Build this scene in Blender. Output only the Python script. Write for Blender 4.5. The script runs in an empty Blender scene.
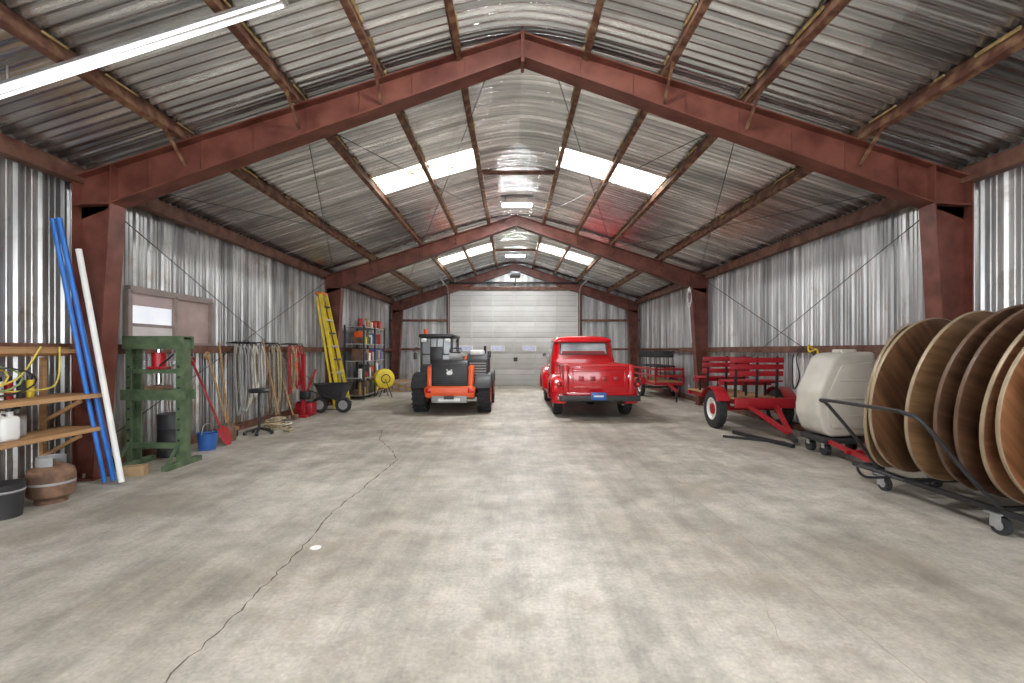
import bpy, bmesh, math, random
from mathutils import Vector, Matrix, Euler
random.seed(7)
sc = bpy.context.scene
try:
    sc.view_settings.view_transform = 'Standard'
    sc.view_settings.look = 'None'
except Exception: pass
sc.view_settings.exposure = 0.72

# ------------------------------------------------------------------ materials
MATS = {}
def mat(name, c, rough=0.5, metal=0.0, var=0.12, scale=6.0, c2=None, bump=0.0, stretch=(1,1,1), emit=0.0, thr=(0.35,0.65), coat=0.0, spec=0.5):
    if name in MATS: return MATS[name]
    m = bpy.data.materials.new(name); m.use_nodes = True
    nt = m.node_tree; N = nt.nodes; L = nt.links
    b = N['Principled BSDF']
    b.inputs['Roughness'].default_value = rough
    b.inputs['Metallic'].default_value = metal
    b.inputs['Specular IOR Level'].default_value = spec
    if coat: b.inputs['Coat Weight'].default_value = coat; b.inputs['Coat Roughness'].default_value = 0.08
    tc = N.new('ShaderNodeTexCoord'); mp = N.new('ShaderNodeMapping')
    mp.inputs['Scale'].default_value = stretch
    L.new(tc.outputs['Object'], mp.inputs['Vector'])
    nz = N.new('ShaderNodeTexNoise'); nz.inputs['Scale'].default_value = scale; nz.inputs['Detail'].default_value = 5
    L.new(mp.outputs[0], nz.inputs['Vector'])
    cr = N.new('ShaderNodeValToRGB')
    a = tuple(max(0, x*(1-var)) for x in c); d = c2 if c2 else tuple(min(1, x*(1+var)) for x in c)
    cr.color_ramp.elements[0].position = thr[0]; cr.color_ramp.elements[1].position = thr[1]
    cr.color_ramp.elements[0].color = (*a, 1); cr.color_ramp.elements[1].color = (*d, 1)
    L.new(nz.outputs['Fac'], cr.inputs['Fac']); L.new(cr.outputs[0], b.inputs['Base Color'])
    if emit:
        L.new(cr.outputs[0], b.inputs['Emission Color']); b.inputs['Emission Strength'].default_value = emit
    if bump:
        bp = N.new('ShaderNodeBump'); bp.inputs['Strength'].default_value = bump; bp.inputs['Distance'].default_value = 0.01
        L.new(nz.outputs['Fac'], bp.inputs['Height']); L.new(bp.outputs[0], b.inputs['Normal'])
    MATS[name] = m
    return m

steel = mat('red_oxide_steel', (0.125,0.030,0.018), 0.48, 0.0, 0.25, 4, c2=(0.185,0.060,0.040))
purl = mat('purlin_stained_steel', (0.13,0.045,0.028), 0.7, 0, 0.2, 9, c2=(0.30,0.17,0.09), thr=(0.42,0.72))
glue = mat('yellow_foam_residue', (0.50,0.36,0.16), 0.9, 0, 0.3, 14)
girtm = mat('girt_brown_steel', (0.12,0.040,0.025), 0.65, 0, 0.2, 6, c2=(0.20,0.10,0.065))
black = mat('black_painted_metal', (0.018,0.018,0.02), 0.4, 0, 0.3)
rubber = mat('tyre_rubber', (0.022,0.022,0.023), 0.8, 0, 0.3, 20)
plasticbk = mat('black_plastic', (0.03,0.03,0.032), 0.55)
red = mat('red_car_paint', (0.52,0.004,0.010), 0.22, 0, 0.03, 2, coat=0.6)
redp = mat('red_enamel', (0.36,0.010,0.018), 0.4, 0, 0.12, 5)
orange = mat('orange_machine_paint', (0.78,0.10,0.015), 0.4, 0, 0.06)
white = mat('white_paint', (0.78,0.78,0.76), 0.45, 0, 0.05)
cream = mat('cream_polyethylene', (0.60,0.57,0.50), 0.5, 0, 0.10, 3)
green = mat('green_press_paint', (0.075,0.125,0.065), 0.5, 0, 0.25, 9, c2=(0.12,0.17,0.09))
blue = mat('blue_pvc', (0.02,0.16,0.55), 0.4)
yellow = mat('yellow_fiberglass', (0.75,0.56,0.03), 0.5)
alu = mat('aluminium', (0.6,0.6,0.6), 0.35, 0.8)
chrome = mat('chrome', (0.75,0.75,0.75), 0.12, 1.0, 0.03)
dglass = mat('dark_window_glass', (0.09,0.105,0.115), 0.08, 0, 0.1)
lglass = mat('pale_window_glass', (0.33,0.35,0.37), 0.1, 0, 0.3, 3)
wood = mat('pine_plank', (0.42,0.24,0.11), 0.65, 0, 0.2, 4, stretch=(1,0.2,6))
rope = mat('rope_fibre', (0.42,0.34,0.22), 0.9, 0, 0.3, 30)
rust = mat('rusty_metal', (0.16,0.09,0.055), 0.8, 0, 0.4, 9)
bluep = mat('blue_plastic', (0.03,0.12,0.4), 0.4)
card = mat('cardboard', (0.42,0.28,0.15), 0.85)
greyp = mat('grey_plastic', (0.30,0.30,0.30), 0.5)
tail = mat('tail_lamp_red', (0.5,0.0,0.0), 0.15)
rimw = mat('cream_wheel_rim', (0.72,0.70,0.64), 0.4)
wr = mat('white_rope',(0.6,0.57,0.5),0.9)
tbl = [mat('table_plywood_tan', (0.27,0.14,0.06), 0.42, 0, 0.3, 2.2, stretch=(0.6,1,9), c2=(0.37,0.21,0.10)),
       mat('table_plywood_brown', (0.13,0.060,0.028), 0.42, 0, 0.35, 2.2, stretch=(0.6,1,9), c2=(0.22,0.11,0.055)),
       mat('table_plywood_dark', (0.075,0.036,0.020), 0.38, 0, 0.35, 2.2, stretch=(0.6,1,9), c2=(0.15,0.075,0.04)),
       mat('table_plywood_red', (0.22,0.085,0.033), 0.4, 0, 0.3, 2.2, stretch=(0.6,1,9), c2=(0.32,0.145,0.065))]
tedge = mat('table_edge_band', (0.34,0.26,0.17), 0.45, 0.2)
tedge2 = mat('table_edge_brown', (0.12,0.07,0.045), 0.45, 0.0)
lamp = mat('led_tube_diffuser', (0.97,0.99,1), 0.5, 0, 0.0, emit=300.0)
stripm = mat('fluorescent_tube', (1,1,1), 0.5, 0, 0.0, emit=1.2)
sky_m = mat('translucent_skylight_sheet', (1.0,0.90,0.72), 0.5, 0, 0.93, 2.2, emit=7.0, stretch=(0.35,9,1), thr=(0.34,0.66), c2=(1.0,0.95,0.84))  # glowing sheet; stretched streaks paint the shading of its ribs
pane_a = mat('frosted_daylight_pane', (0.72,0.75,0.80), 0.3, 0, 0.12, 3, emit=0.4)
pane_b = mat('tinted_pane', (0.36,0.27,0.25), 0.3, 0, 0.15, 3, emit=0.08)
doorm = mat('door_panel_offwhite', (0.54,0.535,0.52), 0.6, 0, 0.05, 2)

def sheet_mat(name, dark, light, rough, metal, stretch, stain=None, stainpos=(0.55,0.75), scale=1.2, streak=None, stmax=0.75, patch=None, low=False):
    m = bpy.data.materials.new(name); m.use_nodes = True
    nt = m.node_tree; N = nt.nodes; L = nt.links; b = N['Principled BSDF']
    b.inputs['Metallic'].default_value = metal
    tc = N.new('ShaderNodeTexCoord'); mp = N.new('ShaderNodeMapping'); mp.inputs['Scale'].default_value = stretch
    L.new(tc.outputs['Object'], mp.inputs['Vector'])
    n1 = N.new('ShaderNodeTexNoise'); n1.inputs['Scale'].default_value = scale; n1.inputs['Detail'].default_value = 7; n1.inputs['Roughness'].default_value = 0.65
    L.new(mp.outputs[0], n1.inputs['Vector'])
    cr = N.new('ShaderNodeValToRGB'); cr.color_ramp.elements[0].position = 0.38; cr.color_ramp.elements[1].position = 0.62
    cr.color_ramp.elements[0].color = (*dark,1); cr.color_ramp.elements[1].color = (*light,1)
    L.new(n1.outputs['Fac'], cr.inputs['Fac'])
    out = cr.outputs[0]
    def mul(fac_out, a0, a1, f0, f1):
        nonlocal out
        r = N.new('ShaderNodeMapRange'); r.inputs['From Min'].default_value=f0; r.inputs['From Max'].default_value=f1; r.inputs['To Min'].default_value=a0; r.inputs['To Max'].default_value=a1
        L.new(fac_out, r.inputs['Value'])
        x = N.new('ShaderNodeMix'); x.data_type='RGBA'; x.blend_type='MULTIPLY'; x.inputs['Factor'].default_value=1
        L.new(out, x.inputs['A']); L.new(r.outputs[0], x.inputs['B']); out = x.outputs['Result']
    if streak:
        m2 = N.new('ShaderNodeMapping'); m2.inputs['Scale'].default_value = streak; L.new(tc.outputs['Object'], m2.inputs['Vector'])
        n3 = N.new('ShaderNodeTexNoise'); n3.inputs['Scale'].default_value = 1.0; n3.inputs['Detail'].default_value = 4
        L.new(m2.outputs[0], n3.inputs['Vector']); mul(n3.outputs['Fac'], 0.62, 1.2, 0.34, 0.64)
    if patch:
        m3 = N.new('ShaderNodeVectorMath'); m3.operation='MULTIPLY'; m3.inputs[1].default_value = patch; L.new(tc.outputs['Object'], m3.inputs[0])
        fl = N.new('ShaderNodeVectorMath'); fl.operation='FLOOR'; L.new(m3.outputs[0], fl.inputs[0])
        wn = N.new('ShaderNodeTexWhiteNoise'); L.new(fl.outputs[0], wn.inputs['Vector']); mul(wn.outputs['Value'], 0.80, 1.08, 0, 1)
    if stain:
        n2 = N.new('ShaderNodeTexNoise'); n2.inputs['Scale'].default_value = 2.3; n2.inputs['Detail'].default_value = 8; n2.inputs['Roughness'].default_value = 0.7
        L.new(tc.outputs['Object'], n2.inputs['Vector'])
        src = n2.outputs['Fac']
        if low:   # more splash dirt and rust near the slab
            sp = N.new('ShaderNodeSeparateXYZ'); L.new(tc.outputs['Object'], sp.inputs[0])
            lr = N.new('ShaderNodeMapRange'); lr.inputs['From Min'].default_value=0.0; lr.inputs['From Max'].default_value=1.1; lr.inputs['To Min'].default_value=0.13; lr.inputs['To Max'].default_value=0.0
            L.new(sp.outputs['Z'], lr.inputs['Value'])
            ad = N.new('ShaderNodeMath'); ad.operation='ADD'; L.new(src, ad.inputs[0]); L.new(lr.outputs[0], ad.inputs[1]); src = ad.outputs[0]
        r2 = N.new('ShaderNodeMapRange'); r2.inputs['From Min'].default_value = stainpos[0]; r2.inputs['From Max'].default_value = stainpos[1]
        r2.inputs['To Max'].default_value = stmax
        L.new(src, r2.inputs['Value'])
        mx = N.new('ShaderNodeMix'); mx.data_type = 'RGBA'
        L.new(r2.outputs[0], mx.inputs['Factor']); L.new(out, mx.inputs['A']); mx.inputs['B'].default_value = (*stain,1)
        out = mx.outputs['Result']
    L.new(out, b.inputs['Base Color'])
    rr = N.new('ShaderNodeMapRange'); rr.inputs['To Min'].default_value = rough-0.1; rr.inputs['To Max'].default_value = rough+0.12
    L.new(n1.outputs['Fac'], rr.inputs['Value']); L.new(rr.outputs[0], b.inputs['Roughness'])
    return m
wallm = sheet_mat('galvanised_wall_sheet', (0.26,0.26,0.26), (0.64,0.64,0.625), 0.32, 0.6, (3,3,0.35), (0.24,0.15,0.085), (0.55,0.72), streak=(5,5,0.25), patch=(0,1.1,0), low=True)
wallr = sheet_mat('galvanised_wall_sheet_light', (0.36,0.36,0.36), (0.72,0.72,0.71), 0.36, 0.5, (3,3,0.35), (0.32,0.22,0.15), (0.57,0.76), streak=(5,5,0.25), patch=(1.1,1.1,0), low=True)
roofm = sheet_mat('galvanised_roof_sheet', (0.46,0.47,0.48), (0.94,0.95,0.96), 0.24, 0.88, (0.3,8,0.3), (0.32,0.25,0.17), (0.56,0.76), 1.3, streak=(0.5,16,0.5), stmax=0.6, patch=(0.35,1.2,0))

def floor_mat():
    m = bpy.data.materials.new('concrete_floor'); m.use_nodes = True
    nt = m.node_tree; N = nt.nodes; L = nt.links; b = N['Principled BSDF']
    geo = N.new('ShaderNodeTexCoord')
    def noise(s, d=6, r=0.6, st=None):
        n = N.new('ShaderNodeTexNoise'); n.inputs['Scale'].default_value = s; n.inputs['Detail'].default_value = d; n.inputs['Roughness'].default_value = r
        if st:
            mp = N.new('ShaderNodeMapping'); mp.inputs['Scale'].default_value = st; L.new(geo.outputs['Object'], mp.inputs['Vector']); L.new(mp.outputs[0], n.inputs['Vector'])
        else: L.new(geo.outputs['Object'], n.inputs['Vector'])
        return n
    n1 = noise(0.55, 8, 0.62); n2 = noise(3.2, 9, 0.72); n3 = noise(45, 3, 0.6); n4 = noise(1.8, 6, 0.7, (1.8,0.2,1)); n5 = noise(1.15, 10, 0.78)
    cr = N.new('ShaderNodeValToRGB'); e = cr.color_ramp.elements
    e[0].position = 0.36; e[0].color = (0.34,0.305,0.25,1); e[1].position = 0.62; e[1].color = (0.58,0.54,0.47,1)
    L.new(n1.outputs['Fac'], cr.inputs['Fac'])
    out = cr.outputs[0]
    def mul(src, f0, f1, a0, a1):
        nonlocal out
        r = N.new('ShaderNodeMapRange'); r.inputs['From Min'].default_value=f0; r.inputs['From Max'].default_value=f1; r.inputs['To Min'].default_value=a0; r.inputs['To Max'].default_value=a1
        L.new(src, r.inputs['Value'])
        x = N.new('ShaderNodeMix'); x.data_type='RGBA'; x.blend_type='MULTIPLY'; x.inputs['Factor'].default_value=1
        L.new(out, x.inputs['A']); L.new(r.outputs[0], x.inputs['B']); out = x.outputs['Result']
    mul(n2.outputs['Fac'], 0.36, 0.62, 0.74, 1.10)
    mul(n3.outputs['Fac'], 0.3, 0.7, 0.84, 1.12)
    mul(n4.outputs['Fac'], 0.40, 0.56, 0.80, 1.03)
    r = N.new('ShaderNodeMapRange'); r.inputs['From Min'].default_value=0.52; r.inputs['From Max'].default_value=0.60; r.inputs['To Max'].default_value=0.38
    L.new(n5.outputs['Fac'], r.inputs['Value'])
    x = N.new('ShaderNodeMix'); x.data_type='RGBA'; L.new(r.outputs[0], x.inputs['Factor']); L.new(out, x.inputs['A']); x.inputs['B'].default_value=(0.29,0.235,0.17,1); out = x.outputs['Result']
    dist = noise(7, 4, 0.6)
    sub = N.new('ShaderNodeVectorMath'); sub.operation='MULTIPLY_ADD'; sub.inputs[1].default_value=(0.22,0.22,0); 
    L.new(dist.outputs['Color'], sub.inputs[0]); L.new(geo.outputs['Object'], sub.inputs[2])
    for (sx,sy,sr,st) in [(-0.20,2.38,0.10,0.45),(-0.02,2.30,0.09,0.35),(-0.28,2.22,0.07,0.35),(-0.05,2.78,0.06,0.4),(-0.22,2.95,0.05,0.35),(-0.75,6.2,0.3,0.35),(-1.0,3.4,0.08,0.4),(1.7,4.4,0.35,0.3),(-0.3,5.1,0.25,0.3),(-3.2,4.1,0.4,0.4),(-3.6,3.4,0.35,0.4),(0.9,7.4,0.35,0.4),(0.2,9.2,0.5,0.4),(-2.6,7.2,0.4,0.45),(2.4,3.0,0.3,0.3),(0.7,5.6,0.2,0.35),(2.6,5.2,0.25,0.35)]:
        dn = N.new('ShaderNodeVectorMath'); dn.operation='DISTANCE'; L.new(sub.outputs[0], dn.inputs[0]); dn.inputs[1].default_value=(sx+0.11,sy+0.11,0)
        mr = N.new('ShaderNodeMapRange'); mr.inputs['From Min'].default_value=sr*0.5; mr.inputs['From Max'].default_value=sr; mr.inputs['To Min'].default_value=st; mr.inputs['To Max'].default_value=0
        L.new(dn.outputs['Value'], mr.inputs['Value'])
        mm = N.new('ShaderNodeMix'); mm.data_type='RGBA'; L.new(mr.outputs[0], mm.inputs['Factor']); L.new(out, mm.inputs['A']); mm.inputs['B'].default_value=(0.24,0.20,0.15,1)
        out = mm.outputs['Result']
    L.new(out, b.inputs['Base Color'])
    b.inputs['Roughness'].default_value = 0.55
    bp = N.new('ShaderNodeBump'); bp.inputs['Strength'].default_value=0.2; bp.inputs['Distance'].default_value=0.01
    L.new(n2.outputs['Fac'], bp.inputs['Height']); L.new(bp.outputs[0], b.inputs['Normal'])
    return m
floorm = floor_mat()
crackm = mat('crack_dark', (0.13,0.10,0.075), 0.9)  # plain dark tone for the floor crack strip
jointm = mat('faint_joint', (0.33,0.29,0.24), 0.9)

# ------------------------------------------------------------------ builder
class B:
    def __init__(s, name): s.name=name; s.v=[]; s.f=[]; s.m=[]; s.mats=[]
    def mi(s, m):
        if m not in s.mats: s.mats.append(m)
        return s.mats.index(m)
    def add(s, vs, fs, m):
        o=len(s.v); s.v += [tuple(v) for v in vs]; k=s.mi(m)
        for f in fs: s.f.append(tuple(i+o for i in f)); s.m.append(k)
    def bm(s, b, m, M=None):
        if M is not None: b.transform(M)
        b.verts.index_update()
        s.add([v.co[:] for v in b.verts], [[v.index for v in f.verts] for f in b.faces], m); b.free()
    def box(s, c, sz, m, rot=(0,0,0), bev=0.0, seg=2):
        b=bmesh.new(); bmesh.ops.create_cube(b,size=1)
        bmesh.ops.scale(b,vec=sz,verts=b.verts)
        if bev: bmesh.ops.bevel(b,geom=b.edges[:],offset=min(bev,min(sz)*0.49),segments=seg,affect='EDGES',profile=0.5)
        s.bm(b,m,Matrix.Translation(c)@Euler(rot).to_matrix().to_4x4())
    def bx(s, x0,x1,y0,y1,z0,z1,m,bev=0.0,seg=2):
        s.box(((x0+x1)/2,(y0+y1)/2,(z0+z1)/2),(abs(x1-x0),abs(y1-y0),abs(z1-z0)),m,bev=bev,seg=seg)
    def bar(s, p,q,w,h,m,up=(0,0,1)):
        p=Vector(p);q=Vector(q);d=(q-p);l=d.length;d.normalize();u=Vector(up)
        x=d.cross(u)
        if x.length<1e-4: x=d.cross(Vector((0,1,0)))
        x.normalize();u=x.cross(d)
        R=Matrix((x,d,u)).transposed().to_4x4()
        b=bmesh.new();bmesh.ops.create_cube(b,size=1);bmesh.ops.scale(b,vec=(w,l,h),verts=b.verts)
        s.bm(b,m,Matrix.Translation((p+q)/2)@R)
    def lathe(s, prof, o, ax, m, seg=24, a0=0, a1=360, sc=(1,1), ref=None):
        ax=Vector(ax).normalized(); r=Vector(ref) if ref else (Vector((0,0,1)) if abs(ax.z)<0.9 else Vector((1,0,0)))
        u=(r-ax*r.dot(ax)).normalized(); w=ax.cross(u); o=Vector(o)
        full = abs(a1-a0)>=360; n=seg if full else seg+1; vs=[];fs=[]
        for i in range(n):
            a=math.radians(a0+(a1-a0)*i/seg)
            for (rr,h) in prof: vs.append(o+ax*h+u*(rr*math.cos(a)*sc[0])+w*(rr*math.sin(a)*sc[1]))
        k=len(prof)
        for i in range(seg):
            j=(i+1)%n
            for t in range(k-1): fs.append((i*k+t,j*k+t,j*k+t+1,i*k+t+1))
        s.add(vs,fs,m)
    def cyl(s,p,q,r,m,seg=14,r2=None):
        p=Vector(p);q=Vector(q);l=(q-p).length;r2=r if r2 is None else r2
        s.lathe([(0.0001,0),(r,0),(r2,l),(0.0001,l)],p,(q-p),m,seg)
    def sph(s,c,r,m,sc=(1,1,1),seg=16):
        b=bmesh.new();bmesh.ops.create_uvsphere(b,u_segments=seg,v_segments=seg//2+2,radius=r)
        s.bm(b,m,Matrix.Translation(c)@Matrix.Diagonal((*sc,1)))
    def torus(s,c,R,r,m,ax=(0,0,1),seg=28,k=8,sc=(1,1)):
        prof=[(R+r*math.cos(2*math.pi*i/k),r*math.sin(2*math.pi*i/k)) for i in range(k+1)]
        s.lathe(prof,c,ax,m,seg,sc=sc)
    def tube(s,pts,r,m,k=8,smooth=0,closed=False):
        P=[Vector(p) for p in pts]
        if smooth:
            Q=[];n=len(P)
            for i in range(n-1):
                a=P[max(i-1,0)];b=P[i];c=P[i+1];d=P[min(i+2,n-1)]
                for t in range(smooth):
                    t/=smooth
                    Q.append(0.5*((2*b)+(c-a)*t+(2*a-5*b+4*c-d)*t*t+(3*b-a-3*c+d)*t**3))
            Q.append(P[-1]);P=Q
        vs=[];fs=[];n=len(P);u=None
        for i in range(n):
            d=(P[min(i+1,n-1)]-P[max(i-1,0)]).normalized()
            if u is None:
                u=d.orthogonal().normalized()
            u=(u-d*u.dot(d)); u = u.normalized() if u.length>1e-5 else d.orthogonal().normalized()
            w=d.cross(u)
            for j in range(k):
                a=2*math.pi*j/k; vs.append(P[i]+u*(r*math.cos(a))+w*(r*math.sin(a)))
        for i in range(n-1):
            for j in range(k): fs.append((i*k+j,i*k+(j+1)%k,(i+1)*k+(j+1)%k,(i+1)*k+j))
        fs.append(tuple(range(k))[::-1]);fs.append(tuple((n-1)*k+j for j in range(k)))
        s.add(vs,fs,m)
    def prism(s,poly,plane,a,b_,m,bev=0.0,seg=2):
        def to(p,t): return {'x':(t,p[0],p[1]),'y':(p[0],t,p[1]),'z':(p[0],p[1],t)}[plane]
        b=bmesh.new();A=[b.verts.new(to(p,a)) for p in poly];C=[b.verts.new(to(p,b_)) for p in poly];n=len(poly)
        b.faces.new(A[::-1]);b.faces.new(C)
        for i in range(n): b.faces.new((A[i],A[(i+1)%n],C[(i+1)%n],C[i]))
        bmesh.ops.recalc_face_normals(b,faces=b.faces)
        if bev: bmesh.ops.bevel(b,geom=b.edges[:],offset=bev,segments=seg,affect='EDGES',profile=0.5)
        s.bm(b,m)
    def loft(s,rings,m,cap=True):
        vs=[];fs=[];k=len(rings[0])
        for r in rings: vs+=r
        for i in range(len(rings)-1):
            for j in range(k): fs.append((i*k+j,i*k+(j+1)%k,(i+1)*k+(j+1)%k,(i+1)*k+j))
        if cap: fs.append(tuple(range(k))[::-1]);fs.append(tuple((len(rings)-1)*k+j for j in range(k)))
        s.add(vs,fs,m)
    def done(s,loc=(0,0,0),rot=(0,0,0),angle=35,scale=1):
        me=bpy.data.meshes.new(s.name);me.from_pydata(s.v,[],s.f)
        for m in s.mats: me.materials.append(m)
        me.polygons.foreach_set('material_index',s.m)
        me.polygons.foreach_set('use_smooth',[True]*len(s.f))
        me.update()
        b=bmesh.new();b.from_mesh(me);bmesh.ops.recalc_face_normals(b,faces=b.faces);b.to_mesh(me);b.free()
        try: me.set_sharp_from_angle(angle=math.radians(angle))
        except Exception: pass
        ob=bpy.data.objects.new(s.name,me);sc.collection.objects.link(ob)
        ob.location=loc;ob.rotation_euler=rot;ob.scale=(scale,)*3
        return ob
def rrect(x0,x1,y0,y1,z,r,n=4):
    pts=[]
    for (cx,cy,a) in [(x1-r,y1-r,0),(x0+r,y1-r,90),(x0+r,y0+r,180),(x1-r,y0+r,270)]:
        for i in range(n+1):
            t=math.radians(a+90*i/n); pts.append((cx+r*math.cos(t),cy+r*math.sin(t),z))
    return pts

# ------------------------------------------------------------------ shell
HW=4.75; Y0=-5.0; Y1=17.85
def rz(x): return 4.78-0.32*math.sqrt(x*x+0.25)
b=B('floor'); b.bx(-HW-0.1,HW+0.1,Y0-4,Y1+0.1,-0.2,0,floorm); b.done()

def roof():
    xs=[-HW-0.05,-4.2,-3.8,-3.48,-3.0,-2.6,-2.3,-2.0,-1.7,-1.45,-1.1,-0.85,-0.65,-0.5,-0.38,-0.26,-0.13,0,0.13,0.26,0.38,0.5,0.65,0.85,1.1,1.45,1.7,2.0,2.3,2.6,3.0,3.48,3.8,4.2,HW+0.05]
    per=0.105; st=per/6; n=int((Y1-Y0)/st)+1; k=len(xs); vs=[];fs=[];mi=[]
    for i in range(n+1):
        y=Y0+i*st; o=0.016*math.sin(2*math.pi*i/6)
        for x in xs: vs.append((x,y,rz(x)+o))
    for i in range(n):
        y=Y0+(i+.5)*st
        for j in range(k-1):
            fs.append((i*k+j,i*k+j+1,(i+1)*k+j+1,(i+1)*k+j))
            xc=abs((xs[j]+xs[j+1])/2)
            mi.append(1 if (0.65<xc<2.3 and (7.35<y<8.15 or 13.9<y<14.9)) else 0)
    me=bpy.data.meshes.new('ceiling');me.from_pydata(vs,[],fs);me.materials.append(roofm);me.materials.append(sky_m)
    me.polygons.foreach_set('material_index',mi);me.polygons.foreach_set('use_smooth',[True]*len(fs));me.update()
    ob=bpy.data.objects.new('ceiling',me);sc.collection.objects.link(ob)
roof()

RIB=[(0,0),(0.018,0.026),(0.045,0.026),(0.063,0),(0.105,0),(0.11,0.007),(0.125,0.007),(0.13,0),(0.165,0),(0.17,0.007),(0.185,0.007),(0.19,0)]
PER=0.23
def ribpts(a,c):
    out=[];i=math.floor(a/PER)-1
    while i*PER<c+PER:
        for (t,h) in RIB:
            y=i*PER+t
            out.append((y,h))
        i+=1
    def H(y):
        for q in range(len(out)-1):
            if out[q][0]<=y<=out[q+1][0]:
                f=(y-out[q][0])/(out[q+1][0]-out[q][0]); return out[q][1]*(1-f)+out[q+1][1]*f
        return 0
    return [(a,H(a))]+[p for p in out if a<p[0]<c]+[(c,H(c))]
def sidewall(name,side,holes,m):
    b=B(name)
    def piece(y0,y1,z0,z1):
        P=ribpts(y0,y1);vs=[];fs=[]
        for (y,h) in P:
            x=side*(HW-h); vs+= [(x,y,z0),(x,y,z1)]
        for i in range(len(P)-1): fs.append((2*i,2*i+2,2*i+3,2*i+1))
        b.add(vs,fs,m)
    y=Y0;top=3.25
    for (a,c,z0,z1) in holes:
        piece(y,a,0,top);piece(a,c,0,z0);piece(a,c,z1,top);y=c
    piece(y,Y1,0,top)
    b.done(angle=20)
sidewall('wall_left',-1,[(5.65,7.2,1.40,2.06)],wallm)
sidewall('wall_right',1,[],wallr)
def endwall(name,yw,x0,x1,zt,s,m):
    b=B(name)
    def piece(a,c,zf):
        P=ribpts(a,c);vs=[];fs=[]
        for (x,h) in P:
            vs+=[(x,yw-s*h,zf),(x,yw-s*h,rz(x)+0.01)]
        for i in range(len(P)-1): fs.append((2*i,2*i+2,2*i+3,2*i+1))
        b.add(vs,fs,m)
    piece(-HW,x0,0);piece(x0,0,zt);piece(0,x1,zt);piece(x1,HW,0)
    b.done(angle=20)
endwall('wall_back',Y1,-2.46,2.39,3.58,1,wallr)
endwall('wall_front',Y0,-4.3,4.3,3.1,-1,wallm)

# portal frames
def frame(y):
    b=B('steel_portal_frame');t=0.014;w=0.2
    top=lambda x:4.58-0.32*abs(x)
    for s in (-1,1):
        xa,xh,xo=0.0,4.22,4.60
        dep=lambda x:0.24+0.15*abs(x)/4.2
        b.prism([(0,top(0)),(s*xo,top(xo)),(s*xo,top(xo)-0.42),(s*xh,top(xh)-dep(xh)),(0,top(0)-dep(0))],'y',y-0.006,y+0.006,steel)
        b.bar((0,y,top(0)),(s*xo,y,top(xo)),w,t,steel)
        b.bar((0,y,top(0)-dep(0)),(s*xh,y,top(xh)-dep(xh)),w,t,steel)
        zc=top(xh)-dep(xh)
        b.prism([(s*xo,zc+0.02),(s*xh,zc),(s*4.40,0),(s*xo,0)],'y',y-0.006,y+0.006,steel)
        b.bar((s*xo,y,0),(s*xo,y,top(xo)),w,t,steel,up=(1,0,0))
        b.bar((s*4.40,y,0),(s*xh,y,zc),w,t,steel,up=(1,0,0))
        b.bar((s*xh,y,zc),(s*xo,y,zc-0.02),w*0.95,t,steel)
        b.bar((s*xh,y,zc),(s*xh,y,top(xh)),w*0.95,t,steel,up=(1,0,0))
        b.bx(s*4.36,s*4.64,y-0.13,y+0.13,0,0.02,steel)
        for q in (-0.16,0.16):
            b.cyl((s*4.5,y+q*0.5,0.02),(s*4.5,y+q*0.5,0.06),0.012,alu,8)
        b.bx(s*0.0,s*0.016,y-0.1,y+0.1,top(0)-0.30,top(0)+0.02,steel)
        for i in range(7):
            xx=s*(0.6+0.55*i); b.bar((xx,y,top(xx)-dep(xx)+0.02),(xx,y,top(xx)),0.004,w*0.2,steel,up=(0,1,0))
    b.done()
for y in (-1.6,4.9,11.4,17.68): frame(y)

# purlins
b=B('roof_purlins')
for s in (-1,1):
    for x in (0.65,1.45,2.3,3.48):
        zc=rz(x)-0.095
        ang=s*math.atan(0.31)
        b.box((s*x,(Y0+Y1)/2,zc),(0.012,Y1-Y0-0.1,0.145),purl,rot=(0,ang,0))
        for dz in (-0.07,0.07):
            b.box((s*x+dz*math.sin(ang)+0.027*s*math.cos(ang),(Y0+Y1)/2,zc+dz*math.cos(ang)-0.027*abs(math.sin(ang))),(0.058,Y1-Y0-0.1,0.01),purl,rot=(0,ang,0))
        y=Y0+0.3
        while y<Y1-0.8:
            l=random.uniform(0.08,0.45); h=random.uniform(0.008,0.03)
            b.box((s*(x-0.012),y+l/2,rz(x)-0.04-h/2),(0.02,l,h),glue,rot=(0,ang,0),bev=0.004,seg=1)
            y+=l+random.uniform(0.1,0.8)
    b.box((s*4.62,(Y0+Y1)/2,3.14),(0.12,Y1-Y0-0.1,0.16),girtm)
b.done()
b=B('purlin_flange_braces')
for y in (4.9,11.4):
    for s in (-1,1):
        for x in (1.45,2.3,3.48):
            for q in (-1,1):
                b.bar((s*x,y+q*0.35,rz(x)-0.17),(s*(x+0.02),y+q*0.02,4.58-0.32*x-0.22),0.025,0.025,purl)
b.done()
b=B('ridge_tie'); b.box((0,8.4,4.50),(1.34,0.05,0.06),girtm); b.box((0,14.9,4.50),(1.34,0.05,0.06),girtm); b.done()

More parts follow.
